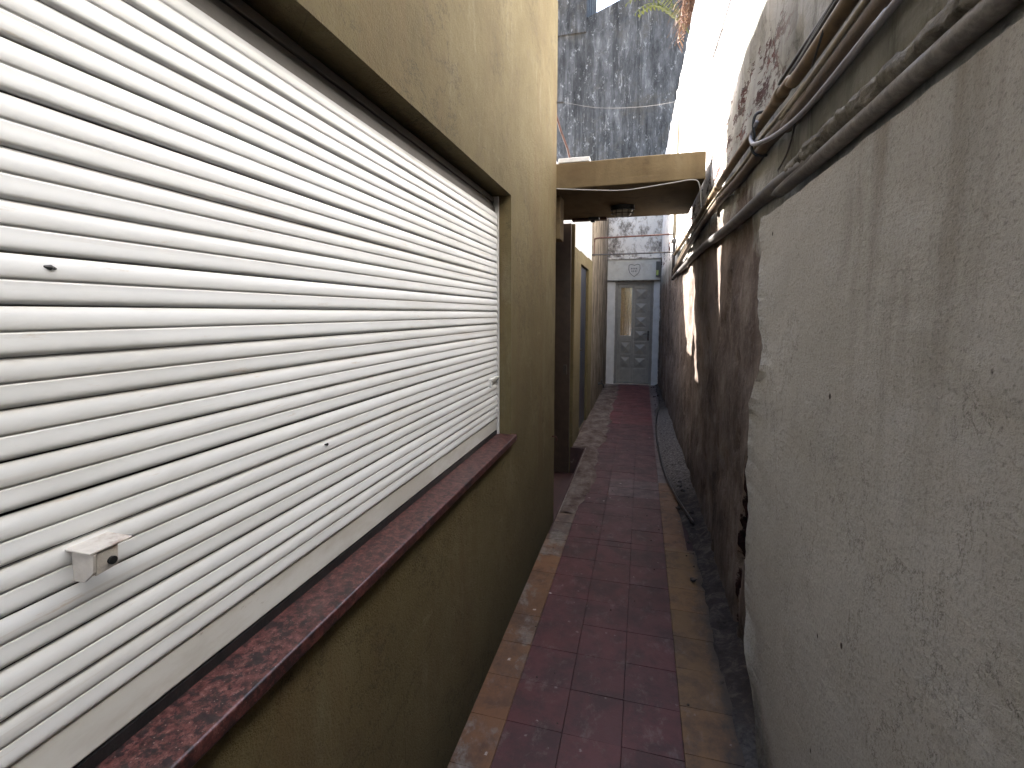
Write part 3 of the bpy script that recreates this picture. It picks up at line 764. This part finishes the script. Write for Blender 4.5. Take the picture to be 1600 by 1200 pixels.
# plaster coat, ending in a ragged broken edge
EDGE = [(-.05,1.45),(.06,1.55),(.2,1.72),(.35,1.80),(.5,1.835),(.7,1.85),(.85,1.88),(1.0,1.90),(1.12,1.88),(1.2,1.85),(1.28,1.79),(1.4,1.82),(1.6,1.86),(1.84,1.90)]
def edge(z):
    for (a, ya), (b, yb_) in zip(EDGE, EDGE[1:]):
        if z <= b: t = max(0, (z-a)/(b-a)); break
    else: t = 1
    return ya + (yb_-ya)*t + .020*fb((1, 2, z), 5, 5) + .016*fb((1, 7, z), 22, 4)
bm = B(); g = []
zsr = [-.05 + 1.835*j/170 for j in range(171)]
nyp = 170
for z in zsr:
    e_ = edge(z); row = []
    for i in range(nyp+1):
        t = i/nyp; t = 1-(1-t)**2.6
        y = -8.9 + (e_+8.9)*t
        lift = .016*math.exp(-(e_-y)/.045)*(1+fb((0, z, 3), 5))      # the coat lifts away near the broken edge
        row.append(bm.verts.new((.4085 - .004*fb((0, y, z), 2.2) - .0022*fb((3, y, z), 9) - lift, y, z + (.006*fb((0, y, 9), 7) if z > 1.75 else 0))))
    g.append(row)
for a, b in zip(g, g[1:]):
    for i in range(nyp): bm.faces.new((a[i], a[i+1], b[i+1], b[i]))
r = bmesh.ops.extrude_face_region(bm, geom=bm.faces[:])
for q in r['geom']:
    if isinstance(q, bmesh.types.BMVert): q.co.x = .47
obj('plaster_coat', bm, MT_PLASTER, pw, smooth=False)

# ------------------------------------------------------------------ pipes and cables along the party wall
def wp(y, off, z): return (xw(y)-off, y, z)
def pipe(name, label, cat, pts, r, mat, n=12, sm=8, **kw):
    bm = B(); tube(bm, smooth_path(pts, sm), r, n, **kw); return tag(obj(name, bm, mat, smooth=True), label, cat)
pipe('pipe', 'thick tan pipe, highest of those along the right wall', 'pipe',
     [wp(-8.9,.03,2.10), wp(.5,.03,2.125), wp(1.8,.03,2.163), wp(2.66,.032,2.195), wp(3.7,.03,2.215), wp(5.2,.03,2.20), wp(6.45,.03,2.19)], .0185, MT_TANPIPE)
sk = [o for o in bpy.data.objects if o.name == 'pipe'][0]
for y, z in ((1.83, 2.165), (3.2, 2.206), (5.0, 2.203)):
    bm = B(); tube(bm, [(xw(y)-.03, y-.03, z-.001), (xw(y)-.03, y+.03, z+.001)], .0222, 12); obj('collar', bm, MT_TANPIPE, sk, smooth=True)
pipe('conduit', 'broad brown conduit, second down on the right wall, under a cream cable', 'conduit',
     [wp(-8.9,.027,2.02), wp(.8,.027,2.030), wp(1.5,.027,2.036), wp(2.0,.027,2.066), wp(2.42,.027,2.07), wp(3.46,.028,2.115), wp(5.2,.028,2.06), wp(6.5,.03,1.955)], .0215, simple('brown_conduit_paint', (.075,.048,.027), .55, 0, .35, 14, (.035,.022,.015), .8))
pipe('cable', 'cream cable lying along the top of the broad brown conduit', 'cable',
     [wp(-8.9,.047,2.042), wp(.8,.047,2.053), wp(1.5,.047,2.060), wp(2.0,.047,2.089), wp(2.42,.047,2.093), wp(3.46,.048,2.138), wp(5.2,.047,2.083), wp(6.45,.045,1.99)], .0068, MT_CREAM, 8)
pipe('cable', 'pale grey cable bending up and over the tan pipe on the right wall', 'cable',
     [wp(-8.9,.04,1.975), wp(.6,.04,1.985), wp(1.05,.04,1.990), wp(1.4,.045,1.985), wp(1.55,.055,1.985), wp(1.72,.068,2.002), wp(1.9,.078,2.04), wp(2.03,.070,2.085), wp(2.075,.066,2.125), wp(2.03,.056,2.160)], .0075, MT_LILAC, 10)
pipe('cable', 'black cable running just above the thick tan pipe', 'cable',
     [wp(-8.9,.012,2.20), wp(.9,.012,2.205), wp(1.42,.012,2.218), wp(1.73,.012,2.234), wp(1.9,.018,2.232)], .0065, MT_BLACK, 8)
pipe('loose_wire', 'short black wire end hooked down from the thick tan pipe', 'wire',
     [wp(1.38,.045,2.135), wp(1.40,.050,2.10), wp(1.45,.045,2.085), wp(1.51,.03,2.105)], .0032, MT_BLACK, 6)
pipe('loose_wire', 'thin dark wire hanging slack below the pale grey cable', 'wire',
     [wp(1.62,.035,2.005), wp(1.66,.03,1.978), wp(1.76,.018,1.955), wp(1.88,.012,1.94)], .0035, MT_DARKMETAL, 6)
pipe('drain_pipe', 'dark grey pipe, lowest on the right wall, half buried in mortar near the front', 'pipe',
     [wp(-8.9,.035,1.822), wp(.9,.035,1.832), wp(1.4,.035,1.845), wp(1.66,.033,1.862), wp(2.03,.03,1.876), wp(2.76,.028,1.892), wp(3.84,.028,1.934), wp(5.2,.028,1.93), wp(6.5,.03,1.912)], [.018]*16 + [.018+.0075*min(1,i/12) for i in range(49)], MT_PIPEGREY, 14)
bm = B()
pts = [wp(y, .034, 1.862 + .010*fb((0,y,0),3) + .012*min(1, max(0, (y-.9)/.5))) for y in [-1.5 + i*.01 for i in range(int((1.66+1.5)/.01))]]
rr = [(.022 + .007*fb((0, p[1], 5), 6))*(1 if p[1] < 1.6 else max(.3, 1-(p[1]-1.6)/.15)) for p in pts]
tube(bm, pts, rr, 26, lump=.38, lscale=60)
tag(obj('mortar_bead', bm, MT_MORTAR, smooth=True), 'lumpy grey mortar bead along the top of the lowest dark pipe', 'mortar')
# pipe tie where the cables cross
bm = B(); tube(bm, smooth_path([(.44,2.05,2.20), (.395,2.05,2.195), (.385,2.05,2.16), (.39,2.05,2.12), (.385,2.06,2.08), (.40,2.06,2.05), (.44,2.06,2.045)]), .006, 8); tag(obj('pipe_clip', bm, MT_BLACK, bevel=.003), 'black clip tying the pale grey cable to the tan pipe', 'clip')
# standing pipe and two rusty pipes bridging the passage at the far end
sp = thing('standing_pipe', 'upright pipe on the right wall where the wall pipes end', 'pipe', (.375, 6.6, 1.88))
bm = B(); tube(bm, [(.375,6.6,2.42), (.375,6.6,3.9)], .021, 12); obj('upper_length', bm, MT_CREAM, sp, smooth=True)
bm = B(); tube(bm, [(.375,6.6,1.88), (.375,6.6,2.418)], .019, 12); obj('lower_length', bm, MT_DARKMETAL, sp, smooth=True)
bm = B(); box(bm, (.34,6.56,2.36), (.41,6.64,2.40)); obj('bracket', bm, MT_DARKMETAL, sp)
pipe('bridging_pipe', 'upper rusty pipe bridging the passage before the grey door', 'pipe', [(-.70,7.15,2.28), (-.695,7.14,2.48), (-.66,7.12,2.53), (-.4,7.11,2.535), (.1,7.1,2.54), (.40,7.1,2.545)], .0115, MT_RUST, 10)
pipe('bridging_pipe', 'lower dark pipe bridging the passage before the grey door', 'pipe', [(-.72,7.0,2.285), (-.3,7.02,2.285), (.1,7.05,2.292), (.40,7.1,2.30)], .0105, MT_DARKMETAL, 10)
pipe('wall_cable', 'thin grey cable hanging down the sunlit upper right wall', 'cable',
     [wp(2.6,.012,3.30), wp(3.14,.012,3.225), wp(4.08,.014,3.275), wp(4.47,.02,3.28), wp(5.0,.014,3.20), wp(5.6,.012,3.15)], .006, MT_LILAC, 8)
pipe('hose', 'dark hose lying along the foot of the right wall', 'hose',
     [(.30,8.4,.03), (.275,7.4,.025), (.215,6.5,.022), (.205,5.5,.020), (.225,4.6,.020), (.275,4.0,.022), (.33,3.6,.030), (.375,3.3,.045)], .0085, MT_DARKMETAL, 10)

# ------------------------------------------------------------------ plants on the wall top
rnd = random.Random(21)
dp = thing('dried_plant', 'dry brown plant hanging over the top of the right wall', 'plant', (.44, 5.6, 4.45))
def blades(bm, n, root, spread, L, drop, wdt):
    for _ in range(n):
        r0 = Vector(root) + Vector((rnd.uniform(-.03,.05), rnd.uniform(-spread,spread), rnd.uniform(-.02,.05)))
        d = Vector((-rnd.uniform(.1,1.0), rnd.uniform(-.8,.8), rnd.uniform(.0,.9))).normalized()
        l = L*rnd.uniform(.4,1.1); pts = []
        for i in range(6):
            t = i/5
            pts.append(r0 + d*l*t + Vector((0,0,-drop*l*t*t)) + Vector((.02*rnd.uniform(-1,1), .02*rnd.uniform(-1,1), 0))*t)
        sd_ = d.cross(Vector((rnd.uniform(-.5,.5), rnd.uniform(-.5,.5), 1))).normalized()
        prev = None
        for i, p in enumerate(pts):
            ww = wdt*(1-.75*i/5)*rnd.uniform(.7,1.2)
            a, b = bm.verts.new(p-sd_*ww), bm.verts.new(p+sd_*ww)
            if prev: bm.faces.new((prev[0], prev[1], b, a))
            prev = (a, b)
bm = B(); blades(bm, 300, (.43, 5.55, 4.60), .42, .24, .9, .006); obj('dry_leaves', bm, MT_DRY, dp)
bm = B()
for _ in range(14):
    y = 5.6 + rnd.uniform(-.35,.35)
    tube(bm, smooth_path([(.44,y,4.5), (.36,y+rnd.uniform(-.1,.1),4.62), (.30,y+rnd.uniform(-.15,.15),4.45), (.36,y+rnd.uniform(-.15,.15),4.40)], 4), .004, 5)
obj('stems', bm, MT_DRY, dp)
fp = thing('fern_plant', 'green fern arching out over the passage from the wall top', 'plant', (.45, 5.6, 4.5))
bm = B(); bs = B()
for k in range(9):
    a = rnd.uniform(-.6,.6); L = rnd.uniform(.5,.75)
    d = Vector((-math.cos(a), math.sin(a), 0))
    ax = [Vector((.44, 5.95, 4.50)) + d*L*t + Vector((0,0, .62*math.sin(t*1.9)*L*1.3)) for t in [i/14 for i in range(15)]]
    tube(bs, ax, .003, 5)
    for i in range(2, 15):
        for s in (-1, 1):
            sd_ = d.cross(Vector((0,0,1)))*s
            l = .085*(1-abs(i-7)/10)
            p = ax[i]; q = p + sd_*l + d*.02 - Vector((0,0,.015)); wv = d*.011
            poly(bm, [p-wv, p+wv, q+wv*.3, q-wv*.3])
obj('fronds', bm, MT_LEAF, fp); obj('stems', bs, MT_LEAF, fp)
